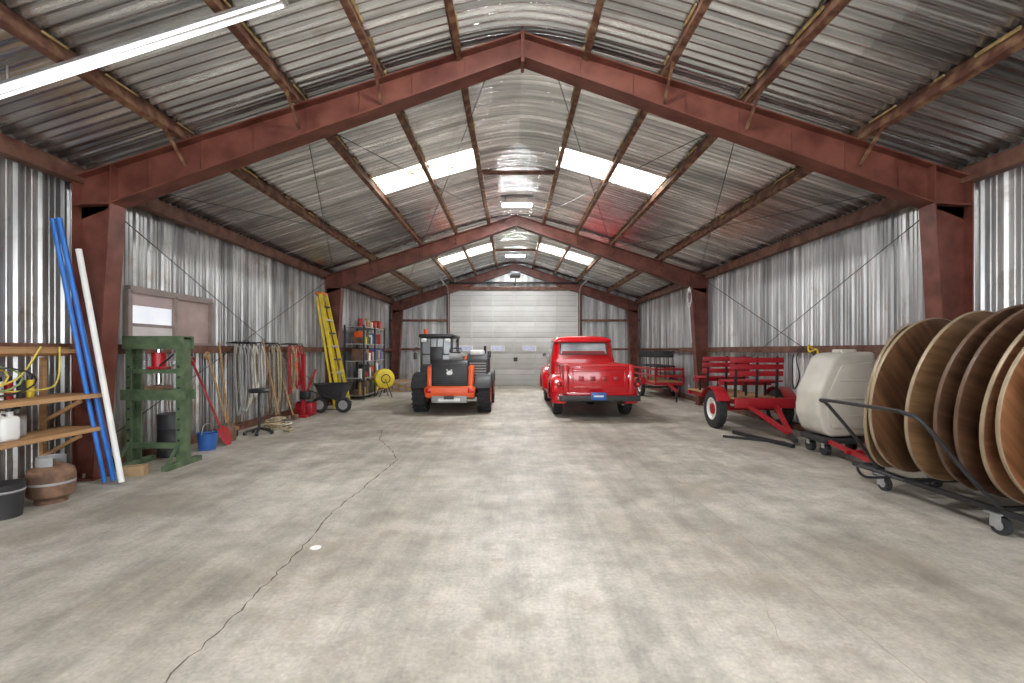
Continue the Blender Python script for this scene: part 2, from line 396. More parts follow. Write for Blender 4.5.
b=B('wall_girts')
def girt(x,y0,y1,z,h=0.11):
    b.bx(x-0.06,x+0.06,y0,y1,z-h/2,z+h/2,girtm)
for s in (-1,1):
    girt(s*4.655,Y0+0.05,Y1-0.1,1.34); girt(s*4.68,Y0+0.05,Y1-0.1,0.05,0.1)
for (x0,x1) in ((-4.7,-2.55),(2.48,4.7)):
    for z in (1.36,2.45,0.05): b.bx(x0,x1,Y1-0.12,Y1-0.03,z-0.04,z+0.04,girtm)
b.done()
b=B('bracing_rods')
for s in (-1,1):
    for (ya,yb) in ((4.95,11.35),):
        b.tube([(s*4.57,ya,0.25),(s*4.57,yb,3.0)],0.006,black,6);b.tube([(s*4.55,yb,0.25),(s*4.55,ya,3.0)],0.006,black,6)
    for (ya,yb) in ((4.95,11.35),(11.45,17.6)):
        for (xa,xb) in ((0.3,2.3),(2.3,4.4)):
            za=4.56-0.32*xa-0.04;zb=4.56-0.32*xb-0.04
            b.tube([(s*xa,ya,za),(s*xb,yb,zb)],0.005,black,6);b.tube([(s*xb,ya,zb),(s*xa,yb,za)],0.005,black,6)
b.done()

# garage door
b=B('door_1')
x0,x1=-2.46,2.39; n=6; hh=3.6/n
b.bx(x0,x1,Y1+0.03,Y1+0.05,0,3.6,greyp)
for i in range(n):
    z0=i*hh
    b.bx(x0,x1,Y1-0.02,Y1+0.03,z0+0.006,z0+hh-0.006,doorm,bev=0.004)
    for q in (0.33,0.66): b.bx(x0+0.02,x1-0.02,Y1-0.026,Y1-0.018,z0+hh*q-0.006,z0+hh*q+0.006,greyp)
for i in range(7):
    xx=x0+0.02+i*(x1-x0-0.04)/6; b.bx(xx-0.02,xx+0.02,Y1-0.035,Y1-0.015,0.02,3.58,doorm)
for i in range(4):
    xx=-1.85+i*1.2; b.bx(xx-0.26,xx+0.26,Y1-0.06,Y1-0.03,1.28,1.50,white); b.bx(xx-0.22,xx+0.22,Y1-0.065,Y1-0.05,1.31,1.47,mat('door_window_pane',(0.40,0.42,0.60),0.2,0,0.1,8,emit=0.1))
b.bx(-0.05,0.1,Y1-0.07,Y1-0.03,0.9,1.05,black)
b.done()
b=B('trim_1')
b.bx(x0-0.12,x0,Y1-0.14,Y1-0.02,0,3.62,girtm);b.bx(x1,x1+0.12,Y1-0.14,Y1-0.02,0,3.62,girtm);b.bx(x0-0.12,x1+0.12,Y1-0.14,Y1-0.02,3.6,3.72,girtm)
b.done()
b=B('garage_door_track')
for x in (x0-0.04,x1+0.04):
    b.tube([(x,Y1-0.18,0.02),(x,Y1-0.18,3.35),(x,Y1-0.3,3.60),(x,Y1-0.55,3.68),(x,15.6,3.69)],0.022,greyp,6)
    b.bar((x,15.6,3.69),(x,15.6,3.92),0.03,0.01,greyp)
b.cyl((x0,Y1-0.25,3.85),(x1,Y1-0.25,3.85),0.04,black)
b.bar((0,Y1-0.3,3.75),(0,15.6,3.8),0.05,0.04,black); b.bx(-0.17,0.17,15.5,15.85,3.74,3.92,black,bev=0.02)
b.done()

# window
b=B('window_1')
yy0,yy1,z0,z1=5.65,7.2,1.40,2.06;X=-4.745
b.bx(X-0.01,X+0.0,yy0,6.42,z0,z1,pane_a); b.bx(X-0.01,X,6.42,yy1,z0,z1,pane_b)
fr=mat('window_frame_taupe',(0.30,0.24,0.22),0.5)
for (a,c,d,e) in ((yy0,yy1,z0-0.03,z0+0.03),(yy0,yy1,z1-0.03,z1+0.05),(yy0-0.03,yy0+0.03,z0,z1),(yy1-0.03,yy1+0.03,z0,z1),(6.40,6.45,z0,z1)):
    b.bx(X-0.03,X+0.05,a,c,d,e,fr)
b.bx(X,X+0.012,yy0+0.03,6.4,1.62,1.66,fr); b.bx(X+0.002,X+0.008,yy0+0.03,6.4,z0+0.03,1.62,mat('pane_lower_grey',(0.5,0.47,0.46),0.3,0,0.1,3,emit=0.15))
b.bx(X+0.002,X+0.008,yy0+0.03,6.4,1.88,z1-0.03,mat('pane_upper_mauve',(0.42,0.33,0.32),0.3,0,0.1,3,emit=0.1))
b.done()

# lights
def led(y):
    b=B('led_ceiling_and_fill_light'); 
    b.box((0,y,4.44),(0.66,0.2,0.05),white,bev=0.01); b.box((0,y,4.41),(0.6,0.16,0.02),lamp)
    for q in (-0.25,0.25): b.tube([(q,y,4.46),(q,y,4.6)],0.006,black,6)
    b.done()
led(10.0);led(15.4);led(3.2);led(-1.0)  # last two are unseen lamps, added to brighten the barn
b=B('strip_light')
xa,xb=-4.10,-1.80
pa=Vector((xa,3.5,rz(xa)-0.24));pb=Vector((xb,3.5,rz(xb)-0.24))
b.bar(pa,pb,0.10,0.025,alu)
for q in (-0.035,0.035): b.tube([pa+Vector((0.03,q,-0.025)),pb+Vector((-0.03,q,-0.025))],0.011,stripm,10)
for t in (0.1,0.9):
    p=pa.lerp(pb,t); b.tube([p,p+Vector((0,0,0.16))],0.006,alu,6)
b.done()

# floor details
def strip(name,pts,w,m,z=0.0015,jit=0.012):
    b=B(name);P=[];
    for i in range(len(pts)-1):
        for t in range(10):
            t/=10; x=pts[i][0]*(1-t)+pts[i+1][0]*t; y=pts[i][1]*(1-t)+pts[i+1][1]*t
            P.append((x+random.uniform(-jit,jit),y))
    P.append(pts[-1]);vs=[];fs=[]
    for i,(x,y) in enumerate(P):
        ww=w*random.uniform(0.4,1.4)/2; vs+=[(x-ww,y,z),(x+ww,y,z)]
    for i in range(len(P)-1): fs.append((2*i,2*i+1,2*i+3,2*i+2))
    b.add(vs,fs,m);b.done()
strip('floor_crack',[(-1.5,1.5),(-1.5,1.88),(-1.50,2.40),(-1.51,2.78),(-1.52,3.13),(-1.58,3.79),(-1.55,4.46),(-1.52,5.2),(-1.50,5.7),(-1.71,6.25),(-2.06,6.94),(-2.27,7.8)],0.010,crackm,jit=0.012)
strip('floor_joint',[(1.55,1.7),(1.52,4.5),(1.5,7.2)],0.006,jointm,jit=0.004)
strip('hairline_crack',[(1.1,2.1),(1.35,2.9),(1.2,3.8),(1.5,4.7),(1.42,5.6),(1.8,6.6)],0.004,jointm,jit=0.01)
b=B('paper_disc'); b.cyl((-1.43,3.16,0.0),(-1.43,3.16,0.004),0.036,white,20); b.done()

# ------------------------------------------------------------------ pickup truck
def wheel(b,x,y,r,w,rim,side,rimr=0.6,hub=chrome,z=None):
    z=r if z is None else z
    o=(x,y,z);h=w/2
    b.lathe([(r*rimr,-h*0.9),(r*0.9,-h),(r*0.985,-h*0.8),(r,-h*0.3),(r,h*0.3),(r*0.985,h*0.8),(r*0.9,h),(r*rimr,h*0.9)],o,(side,0,0),rubber,32)
    b.lathe([(r*rimr,h*0.9),(r*rimr*0.93,h*0.95),(r*rimr*0.85,h*0.45),(r*rimr*0.5,h*0.35),(r*0.27,h*0.55),(0.001,h*0.6)],o,(side,0,0),rim,24)
    b.lathe([(r*rimr,-h*0.9),(r*rimr*0.85,-h*0.3),(0.001,-h*0.2)],o,(side,0,0),rim,24)
    b.lathe([(r*0.3,h*0.56),(r*0.26,h*0.8),(0.001,h*0.95)],o,(side,0,0),hub,20)
def truck():
    b=B('pickup_truck')
    for s in (-1,1):
        wheel(b,s*0.70,0,0.33,0.19,black,s); wheel(b,s*0.70,2.6,0.33,0.18,black,s)
        prof=[(0.50,0.58),(0.50,0.70),(0.485,0.79),(0.45,0.845),(0.41,0.865),(0.37,0.865),(0.365,0.84)]
        b.lathe(prof,(0,0,0.36),(s,0,0),red,28,a0=-100,a1=100,sc=(0.96,1.12))
        b.prism([( -0.56,0.30),(-0.5,0.55),(0.5,0.55),(0.56,0.30)],'x',s*0.58,s*0.62,red)
        prof=[(0.56,0.45),(0.56,0.62),(0.54,0.76),(0.50,0.85),(0.44,0.88),(0.375,0.88),(0.37,0.85)]
        b.lathe(prof,(0,2.6,0.36),(s,0,0),red,28,a0=-95,a1=95,sc=(1.05,1.3))
        b.prism([(2.0,0.42),(2.0,0.98),(3.2,0.93),(3.3,0.7),(3.28,0.42)],'x',s*0.45,s*0.72,red,bev=0.06,seg=3)
        b.lathe([(0.001,-0.02),(0.10,-0.02),(0.115,-0.05),(0.10,-0.12)],(s*0.66,3.32,0.78),(0,-1,0),chrome,18)
        b.bx(s*0.60,s*0.84,0.50,2.02,0.34,0.38,black,bev=0.015)
        b.bx(s*0.58,s*0.63,-0.86,0.94,0.50,1.02,red,bev=0.015)
        b.cyl((s*0.62,-0.88,1.03),(s*0.62,0.94,1.03),0.035,red,12)
        for yy in (-0.84,-0.3,0.3,0.88): b.bx(s*0.61,s*0.66,yy-0.03,yy+0.03,0.5,1.0,red,bev=0.01)
        b.bx(s*0.57,s*0.665,-0.93,-0.83,0.50,1.05,red,bev=0.015)
        b.bar((s*0.64,-0.86,0.62),(s*0.74,-0.90,0.66),0.03,0.02,black)
        b.lathe([(0.001,-0.03),(0.05,-0.02),(0.058,0.0),(0.055,0.05),(0.001,0.06)],(s*0.745,-0.90,0.68),(0,1,0),black,16)
        b.lathe([(0.001,-0.045),(0.03,-0.04),(0.045,-0.02)],(s*0.745,-0.90,0.68),(0,1,0),tail,16)
        b.tube([(s*0.60,-0.90,0.93),(s*0.57,-0.955,0.86),(s*0.53,-0.96,0.80)],0.008,chrome,6,smooth=3)
        b.bx(s*0.742,s*0.748,1.28,1.285,0.5,1.12,black); b.bx(s*0.742,s*0.748,2.02,2.025,0.5,1.12,black)
        b.bar((s*0.765,1.36,0.98),(s*0.765,1.50,0.98),0.015,0.02,chrome)
        b.tube([(s*0.73,1.95,1.14),(s*0.82,1.97,1.18)],0.008,black,6); b.cyl((s*0.83,1.96,1.21),(s*0.83,1.98,1.21),0.045,black,16)
        b.bx(s*0.33,s*0.40,-0.85,3.2,0.36,0.48,black)
        b.bx(s*0.36,s*0.40,-1.02,-0.85,0.40,0.46,black)
    b.bx(-0.565,0.565,-0.93,-0.875,0.52,1.03,red,bev=0.012)
    b.cyl((-0.57,-0.905,1.035),(0.57,-0.905,1.035),0.03,red,12)
    b.bx(-0.50,0.50,-0.942,-0.925,0.62,0.64,red,bev=0.006); b.bx(-0.50,0.50,-0.942,-0.925,0.93,0.95,red,bev=0.006)
    b.bx(-0.50,-0.48,-0.942,-0.925,0.62,0.95,red,bev=0.006); b.bx(0.48,0.50,-0.942,-0.925,0.62,0.95,red,bev=0.006)
    for x in (-0.33,-0.11,0.11,0.33): b.bx(x-0.05,x+0.05,-0.94,-0.925,0.74,0.83,mat('embossed_dark_red',(0.33,0.004,0.01),0.3),bev=0.006)
    b.bx(-0.6,0.6,-0.88,0.94,0.52,0.56,black); b.bx(-0.62,0.62,0.90,0.95,0.5,1.03,red,bev=0.01)
    b.bx(-0.76,0.76,-1.05,-1.0,0.37,0.48,plasticbk,bev=0.02); b.bx(-0.62,0.62,-0.95,-0.86,0.46,0.53,red,bev=0.01)
    b.bx(-0.17,0.11,-1.075,-1.055,0.40,0.54,bluep,bev=0.005); b.bx(-0.12,0.06,-1.082,-1.074,0.455,0.485,white)
    b.cyl((-0.65,0,0.33),(0.65,0,0.33),0.045,black); b.sph((0,0,0.33),0.14,black); b.cyl((-0.65,2.6,0.33),(0.65,2.6,0.33),0.04,black)
    b.cyl((0.45,-0.95,0.30),(0.45,0.9,0.32),0.025,rust); b.lathe([(0.2,-0.08),(0.31,-0.08),(0.32,0.08),(0.2,0.08)],(0,-0.5,0.42),(0,0,1),rubber,24)
    b.loft([rrect(-0.70,0.70,1.00,2.2,0.40,0.10),rrect(-0.735,0.735,0.98,2.22,0.55,0.12),rrect(-0.745,0.745,0.97,2.22,0.9,0.13),rrect(-0.73,0.73,0.975,2.2,1.12,0.14)],red)
    b.loft([rrect(-0.725,0.725,0.98,2.18,1.12,0.14),rrect(-0.71,0.71,0.99,2.10,1.20,0.15),rrect(-0.66,0.66,1.03,1.92,1.50,0.16)],red)
    b.loft([rrect(-0.665,0.665,1.02,1.96,1.50,0.16),rrect(-0.685,0.685,0.99,2.0,1.53,0.17),rrect(-0.66,0.66,1.02,1.95,1.585,0.19),rrect(-0.57,0.57,1.1,1.85,1.635,0.2),rrect(-0.40,0.40,1.22,1.72,1.66,0.2),rrect(-0.2,0.2,1.35,1.6,1.665,0.1)],red)
    b.add([(-0.54,0.981,1.24),(0.54,0.981,1.24),(0.51,1.018,1.485),(-0.51,1.018,1.485)],[(0,1,2,3)],lglass)
    b.add([(-0.50,0.979,1.245),(0.50,0.979,1.245),(0.48,0.986,1.31),(-0.48,0.986,1.31)],[(0,1,2,3)],mat('seat_back_red_vinyl',(0.22,0.02,0.02),0.6))
    rub=[(-0.545,0.978,1.235),(0.545,0.978,1.235),(0.515,1.016,1.49),(-0.515,1.016,1.49),(-0.545,0.978,1.235)]
    for i in range(4): b.bar(rub[i],rub[i+1],0.02,0.02,black)
    b.loft([[(-0.62,2.165,1.2),(0.62,2.165,1.2),(0.62,2.14,1.2),(-0.62,2.14,1.2)],[(-0.56,1.945,1.48),(0.56,1.945,1.48),(0.56,1.92,1.48),(-0.56,1.92,1.48)]],dglass)
    for s in (-1,1):
        b.add([(s*0.722,1.22,1.19),(s*0.722,2.0,1.19),(s*0.675,1.84,1.48),(s*0.675,1.2,1.48)],[(0,1,2,3)],dglass)
    def hood(y,w,zt,zb=0.5):
        return [(-w,y,zb),(-w,y,zt-0.22),(-w*0.9,y,zt-0.09),(-w*0.6,y,zt-0.02),(0,y,zt),(w*0.6,y,zt-0.02),(w*0.9,y,zt-0.09),(w,y,zt-0.22),(w,y,zb)]
    b.loft([hood(2.1,0.70,1.17),hood(2.5,0.66,1.15),hood(3.0,0.58,1.09),hood(3.3,0.52,1.0),hood(3.36,0.48,0.9)],red)
    b.bx(-0.55,0.55,3.3,3.4,0.5,0.78,white,bev=0.03); b.bx(-0.8,0.8,3.5,3.56,0.40,0.52,chrome,bev=0.02); b.bx(-0.4,0.4,3.36,3.52,0.42,0.48,black)
    b.done(loc=(1.53,9.8,0))
truck()

# ------------------------------------------------------------------ telehandler
def tele():
    b=B('telehandler')
    R=0.385
    def tread(x,y,s):
        wheel(b,x,y,R*0.94,0.28,orange,s,0.5,black,z=R)
        for i in range(22):
            a=2*math.pi*i/22
            for q in (-1,1):
                ang=a+(0.07 if q>0 else -0.07)
                c=(x+q*0.072,y+R*0.955*math.cos(ang),R+R*0.955*math.sin(ang))
                b.box(c,(0.135,0.035,0.045),rubber,rot=(ang-math.pi/2,0,0.0))
    for s in (-1,1):
        for y in (0,1.75): tread(s*0.68,y,s)
    b.bx(-0.50,0.50,-0.45,2.3,0.32,0.62,plasticbk,bev=0.03)
    b.cyl((-0.6,0,R),(0.6,0,R),0.07,black); b.cyl((-0.6,1.75,R),(0.6,1.75,R),0.07,black)
    b.prism([(-0.50,0.36),(0.50,0.36),(0.52,0.56),(0.40,0.60),(-0.40,0.60),(-0.52,0.56)],'y',-0.62,-0.40,orange,bev=0.03)
    b.bx(-0.36,0.36,-0.66,-0.60,0.26,0.40,greyp,bev=0.02); b.bx(-0.10,0.10,-0.72,-0.62,0.34,0.40,black)
    b.bx(-0.22,0.22,-0.68,-0.655,0.29,0.35,white,bev=0.006)
    b.bx(-0.49,-0.37,-0.635,-0.62,0.46,0.55,tail,bev=0.01); b.bx(0.37,0.49,-0.635,-0.62,0.46,0.55,tail,bev=0.01)
    b.prism([(-0.60,0.58),(-0.58,1.02),(-0.50,1.12),(0.0,1.12),(0.0,0.58)],'x',-0.37,0.37,black,bev=0.03)
    for i in range(10): b.bx(-0.31,0.31,-0.610,-0.595,0.62+i*0.042,0.632+i*0.042,plasticbk)
    b.lathe([(0.001,0.02),(0.07,0.015),(0.075,0)],(0.0,-0.600,0.86),(0,-1,0),plasticbk,20)
    b.prism([(-0.065,0.86),(-0.03,0.91),(0.03,0.915),(0.07,0.88),(0.05,0.83),(-0.03,0.82)],'y',-0.632,-0.615,white)
    for x in (-0.045,0.045): b.cyl((x,-0.630,0.925),(x,-0.615,0.925),0.014,white,10)
    for s in (-1,1):
        b.prism([(-0.56,0.52),(-0.50,0.98),(0.2,1.05),(0.55,0.62)],'x',s*0.37,s*0.47,orange,bev=0.02)
        for yy in (0,1.75): b.lathe([(0.47,0.50),(0.47,0.80),(0.45,0.83),(0.44,0.80),(0.44,0.5)],(0,yy,R),(s,0,0),plasticbk,18,a0=-70,a1=70)
    b.prism([(-0.1,0.62),(-0.1,1.12),(0.1,1.22),(1.5,1.10),(1.6,0.62)],'x',0.24,0.74,orange,bev=0.04,seg=3)
    b.prism([(-0.16,0.70),(-0.16,1.14),(0.05,1.25),(0.7,1.22),(0.7,0.70)],'x',0.30,0.77,plasticbk,bev=0.03)
    for i in range(6): b.bx(0.36,0.72,-0.175,-0.155,0.76+i*0.055,0.785+i*0.055,greyp)
    b.bx(0.36,0.66,-0.02,0.35,1.22,1.33,white,bev=0.03); b.cyl((0.66,0.5,1.2),(0.66,0.5,1.42),0.03,black)
    b.bar((0.10,-0.35,1.18),(0.10,2.5,0.75),0.20,0.22,plasticbk); b.bar((0.10,2.2,0.8),(0.10,3.1,0.5),0.15,0.17,orange)
    b.cyl((-0.04,-0.3,1.18),(0.24,-0.3,1.18),0.09,greyp); b.cyl((0.1,0.1,0.7),(0.1,1.1,0.9),0.045,chrome)
    b.bx(-0.55,0.75,3.0,3.08,0.12,0.65,plasticbk,bev=0.02)
    for x in (-0.2,0.4): b.bx(x-0.05,x+0.05,3.05,3.9,0.05,0.10,black)
    for y in (-0.42,-0.2): b.tube([(-0.02,y,1.29),(0.0,y+0.1,1.36),(0.18,y+0.1,1.36),(0.2,y,1.27)],0.014,black,6,smooth=3)
    cx0,cx1,cy0,cy1,z0,z1=-0.74,-0.02,0.12,1.35,0.60,1.68
    b.bx(cx0,cx1,cy0,cy1,z0,0.98,plasticbk,bev=0.03)
    b.bx(cx0+0.05,cx1-0.04,cy0+0.04,cy1-0.03,0.98,1.58,lglass)
    for (x,y) in ((cx0+0.03,cy0+0.03),(cx1-0.03,cy0+0.03),(cx0+0.03,cy1-0.03),(cx1-0.03,cy1-0.03),(cx0+0.03,0.75)):
        b.bx(x-0.025,x+0.025,y-0.025,y+0.025,0.95,1.6,black,bev=0.01)
    b.bx(cx0+0.03,cx1-0.03,cy0+0.005,cy0+0.035,1.22,1.25,black); b.bx(cx0+0.03,cx1-0.03,cy0+0.005,cy0+0.035,0.97,1.02,black)
    for i in range(3): b.bx(cx0+0.22+i*0.14,cx0+0.235+i*0.14,cy0+0.01,cy0+0.03,1.25,1.58,black)
    b.bx(cx0-0.02,cx1+0.02,cy0-0.06,cy1+0.04,1.60,z1,black,bev=0.03,seg=3)
    b.bx(-0.52,-0.25,0.105,0.125,1.03,1.40,black,bev=0.01)
    for x in (cx0+0.10,cx1-0.10): b.box((x,cy0-0.08,1.54),(0.11,0.06,0.08),white,bev=0.015)
    b.cyl((cx0+0.10,cy0+0.12,z1),(cx0+0.10,cy0+0.12,z1+0.11),0.04,orange,14)
    b.tube([(cx0,cy0,1.35),(cx0-0.10,cy0-0.02,1.38),(cx0-0.10,cy0-0.02,1.25)],0.010,black,6,smooth=3); b.box((cx0-0.10,cy0-0.02,1.20),(0.08,0.03,0.14),black,bev=0.015)
    b.tube([(0.70,0.1,1.15),(0.78,0.05,1.3)],0.010,black,6); b.box((0.78,0.05,1.24),(0.08,0.03,0.14),black,bev=0.015)
    b.done(loc=(-1.38,10.15,0))
tele()

# ------------------------------------------------------------------ bench wagon trailer
def wagon():
    b=B('bench_wagon_trailer')
    xl,xr,yy=3.37,4.47,8.05;r=0.33
    for x,s in ((xl,-1),(xr,1)):
        wheel(b,x,yy,r,0.15,rimw,-1,0.58,redp)
        b.lathe([(0.38,-0.10),(0.38,0.10),(0.37,0.12)],(x,yy,r),(s,0,0),redp,18,a0=-65,a1=65)
    b.cyl((xl,yy,r),(xr,yy,r),0.03,redp)
    for x in (xl+0.2,xr-0.2):
        b.bx(x-0.03,x+0.03,7.55,9.6,0.44,0.52,redp)
        b.bar((x,yy,0.33),(x,yy,0.46),0.08,0.06,redp)
    for y in (7.55,8.2,8.9,9.6): b.bx(xl+0.12,xr-0.12,y-0.03,y+0.03,0.44,0.52,redp)
    b.bx(xl+0.13,xr-0.13,7.55,9.6,0.52,0.545,wood)
    b.bx(xl+0.08,xr-0.05,7.50,7.54,0.40,0.56,redp,bev=0.01)
    for yb in (7.75,8.85):
        for i in range(3): b.bx(xl+0.08,xr-0.1,yb+0.02+i*0.12,yb+0.12+i*0.12,0.80,0.83,redp,bev=0.006)
        b.bx(xl+0.08,xr-0.1,yb+0.36,yb+0.38,0.72,0.80,redp,bev=0.006)
        for i in range(3): b.bx(xl+0.10,xr-0.12,yb-0.03-i*0.012,yb-0.005-i*0.012,0.90+i*0.11,0.985+i*0.11,redp,bev=0.006)
        for x in (xl+0.2,(xl+xr)/2,xr-0.22):
            b.bar((x,yb+0.0,0.54),(x,yb-0.03,1.22),0.035,0.03,black,up=(0,1,0)); b.bar((x,yb+0.35,0.54),(x,yb+0.35,0.8),0.03,0.03,black,up=(0,1,0)); b.bar((x,yb,0.79),(x,yb+0.36,0.79),0.03,0.02,black)
    for x in (xl+0.3,xr-0.35): b.bar((x,7.55,0.45),(3.95,6.85,0.10),0.06,0.06,redp)
    b.bar((3.95,6.9,0.09),(3.85,6.55,0.06),0.06,0.06,black)
    b.bar((3.40,7.45,0.03),(3.70,6.35,0.03),0.05,0.05,black); b.bar((3.1,7.15,0.02),(3.75,6.65,0.02),0.035,0.035,black)
    b.done()
wagon()

def far_trailer():
    b=B('utility_trailer')
    x0,x1,y0,y1=3.72,4.50,12.6,14.9
    for s,x in ((-1,x0-0.09),(1,x1+0.06)):
        wheel(b,x,13.6,0.26,0.11,rimw,-1,0.55,redp)
        b.lathe([(0.30,-0.07),(0.30,0.07),(0.29,0.08)],(x,13.6,0.26),(s,0,0),redp,16,a0=-70,a1=70)
    b.bx(x0,x1,y0,y1,0.38,0.46,redp); b.bx(x0+0.02,x1-0.02,y0+0.02,y1-0.02,0.46,0.48,wood)
    b.cyl((x0-0.1,13.6,0.26),(x1+0.05,13.6,0.26),0.025,black)
    for z in (0.62,0.80):
        b.bx(x0,x0+0.03,y0,y1,z-0.02,z+0.03,redp); b.bx(x1-0.03,x1,y0,y1,z-0.02,z+0.03,redp); b.bx(x0,x1,y0,y0+0.03,z-0.02,z+0.03,redp)
    for x in (x0+0.02,x1-0.02):
        for y in (y0+0.02,13.3,14.1,y1-0.02): b.bx(x-0.02,x+0.02,y-0.02,y+0.02,0.4,0.85,redp)
    b.bar((4.1,y0,0.4),(4.0,11.7,0.3),0.06,0.06,redp); b.bar((4.0,11.75,0.3),(4.0,11.75,0.02),0.04,0.04,black,up=(0,1,0))
    b.done()
    b=B('folding_chairs')
    for i in range(5):
        y=12.9+i*0.38
        for dx in (0.1,0.62):
            x=x0+dx
            b.tube([(x,y,0.49),(x,y+0.08,0.9),(x,y+0.12,1.30),(x+0.02,y+0.12,1.34),(x+0.32-0.14,y+0.12,1.34)],0.012,black,6)
        b.bx(x0+0.08,x0+0.64,y+0.09,y+0.13,1.12,1.30,plasticbk,bev=0.01); b.bx(x0+0.08,x0+0.64,y-0.05,y+0.25,0.86,0.90,plasticbk,bev=0.01)
    b.done()
far_trailer()

# ------------------------------------------------------------------ plastic tank on cart
b=B('plastic_tank_cart')
b.prism([(3.78,0.30),(3.70,0.52),(3.72,0.80),(3.92,1.24),(4.00,1.29),(4.42,1.31),(4.44,0.26),(3.86,0.24)],'y',5.85,6.35,cream,bev=0.045,seg=3)
b.prism([(3.86,0.36),(3.80,0.54),(3.82,0.78),(3.99,1.14),(4.36,1.18),(4.36,0.34)],'y',5.825,5.86,cream,bev=0.012)
for z in (0.5,0.72,0.94): b.bx(3.88 if z<0.9 else 3.95,4.33,5.815,5.83,z,z+0.02,cream,bev=0.005)
b.box((4.2,6.1,1.315),(0.2,0.2,0.05),cream,bev=0.02)
b.bx(3.78,4.46,5.85,6.35,0.16,0.23,plasticbk,bev=0.01)
for x in (3.86,4.40):
    for y in (5.95,6.25):
        b.cyl((x-0.03,y,0.075),(x+0.03,y,0.075),0.075,rubber,18); b.bx(x-0.04,x+0.04,y-0.03,y+0.03,0.09,0.18,alu)
b.bar((3.84,5.85,0.19),(3.76,4.98,0.12),0.045,0.045,redp); b.bar((4.30,5.85,0.19),(3.80,4.98,0.12),0.045,0.045,redp); b.bar((3.72,5.4,0.16),(4.05,5.4,0.16),0.04,0.04,redp)
b.bx(3.74,3.80,4.93,5.02,0,0.2,black)
b.done()

# ------------------------------------------------------------------ round tables + cart
specs=[(3.64,4.50,56,0,1,0.70),(3.70,4.32,66,1,1,0.72),(3.76,4.00,70,0,1,0.74),(3.78,3.66,75,2,0,0.75),(3.80,3.52,75,2,0,0.75),(3.80,3.34,77,3,1,0.74),(3.80,3.10,81,3,1,0.74),(3.84,2.92,81,0,1,0.74)]
for i,(x,y,th,mi_,ed,Rt) in enumerate(specs):
    b=B('round_folding_table')
    m=tbl[mi_]
    b.lathe([(0.001,-0.011),(Rt-0.006,-0.011),(Rt-0.006,0.011),(0.001,0.011)],(0,0,0),(0,1,0),m,64)
    b.lathe([(Rt-0.006,-0.014),(Rt,-0.012),(Rt+0.003,0),(Rt,0.012),(Rt-0.006,0.014)],(0,0,0),(0,1,0),tedge if ed else tedge2,64)
    for q in (-0.3,0.3): b.bx(q-0.015,q+0.015,0.011,0.035,-0.42,0.42,black)
    b.done(loc=(x,y,0.185+Rt),rot=(math.radians(9),random.uniform(0,0.9),math.radians(90-th)))
b=B('table_transport_cart')
for x in (3.42,4.0): b.bar((x,2.75,0.165),(x,4.85,0.165),0.04,0.04,black)
for y in (2.8,3.45,4.2,4.8): b.bar((3.42,y,0.165),(4.0,y,0.165),0.04,0.03,black)
for (x,y) in ((3.42,3.42),(3.42,4.48),(4.0,3.42),(4.0,4.6)):
    b.cyl((x-0.022,y-0.03,0.065),(x+0.022,y-0.03,0.065),0.065,rubber,20); b.cyl((x-0.026,y-0.03,0.065),(x+0.026,y-0.03,0.065),0.035,greyp,14)
    for q in (-0.032,0.032): b.bx(x+q-0.004,x+q+0.004,y-0.055,y+0.02,0.05,0.15,greyp)
    b.bx(x-0.05,x+0.05,y-0.06,y+0.05,0.14,0.15,greyp)
b.tube([(3.42,4.52,0.18),(3.20,4.52,0.48),(2.93,4.52,0.80),(2.86,4.50,0.84),(2.83,4.40,0.86),(2.80,3.62,0.87),(2.81,3.50,0.86),(2.88,3.42,0.80),(3.15,3.40,0.47),(3.42,3.38,0.17)],0.016,black,10,smooth=4)
b.tube([(3.42,4.30,0.17),(3.12,4.30,0.17),(3.0,4.2,0.3),(2.98,3.7,0.3)],0.012,black,8,smooth=4)
b.done()

# ------------------------------------------------------------------ left side
b=B('wall_shelf')
for z in (0.55,0.88):
    b.bx(-4.60,-4.20,1.2,4.72,z-0.02,z+0.02,wood)
for y in (1.5,3.0,4.5):
    b.bx(-4.62,-4.58,y-0.02,y+0.02,0.3,1.26,wood)
    for z in (0.53,0.86): b.bar((-4.6,y,z-0.22),(-4.24,y,z-0.02),0.03,0.03,wood)
b.done()
b=B('timber_ledger'); b.bx(-4.57,-4.47,1.2,4.74,1.30,1.34,wood); b.bx(-4.595,-4.57,1.2,4.74,1.27,1.36,wood); b.done()
b=B('lubricant_jugs')
def jug(y,x,z,m,h=0.26,w=0.1):
    b.box((x,y,z+h*0.4),(w,w*1.5,h*0.8),m,bev=0.03,seg=3); b.cyl((x,y+0.02,z+h*0.78),(x,y+0.02,z+h),0.022,m,10); b.cyl((x,y+0.02,z+h*0.95),(x,y+0.02,z+h*1.05),0.026,black,10)
    b.tube([(x,y-0.03,z+h*0.75),(x,y-0.06,z+h*0.95),(x,y,z+h*0.92)],0.01,m,6,smooth=3)
for (y,x,m) in ((3.55,-4.35,greyp),(3.74,-4.33,plasticbk),(3.90,-4.30,white),(4.05,-4.40,greyp),(3.3,-4.35,white)): jug(y,x,0.57,m)
b.done()
b=B('spray_cans')
for i,(y,m) in enumerate(((4.02,white),(4.10,redp),(4.2,plasticbk),(4.28,yellow))):
    b.cyl((-4.5,y,0.90),(-4.5,y,1.06),0.03,m,12); b.cyl((-4.5,y,1.06),(-4.5,y,1.10),0.02,black,10)
b.done()
b=B('hose_coil')
hm=mat('yellow_hose',(0.62,0.5,0.08),0.5)
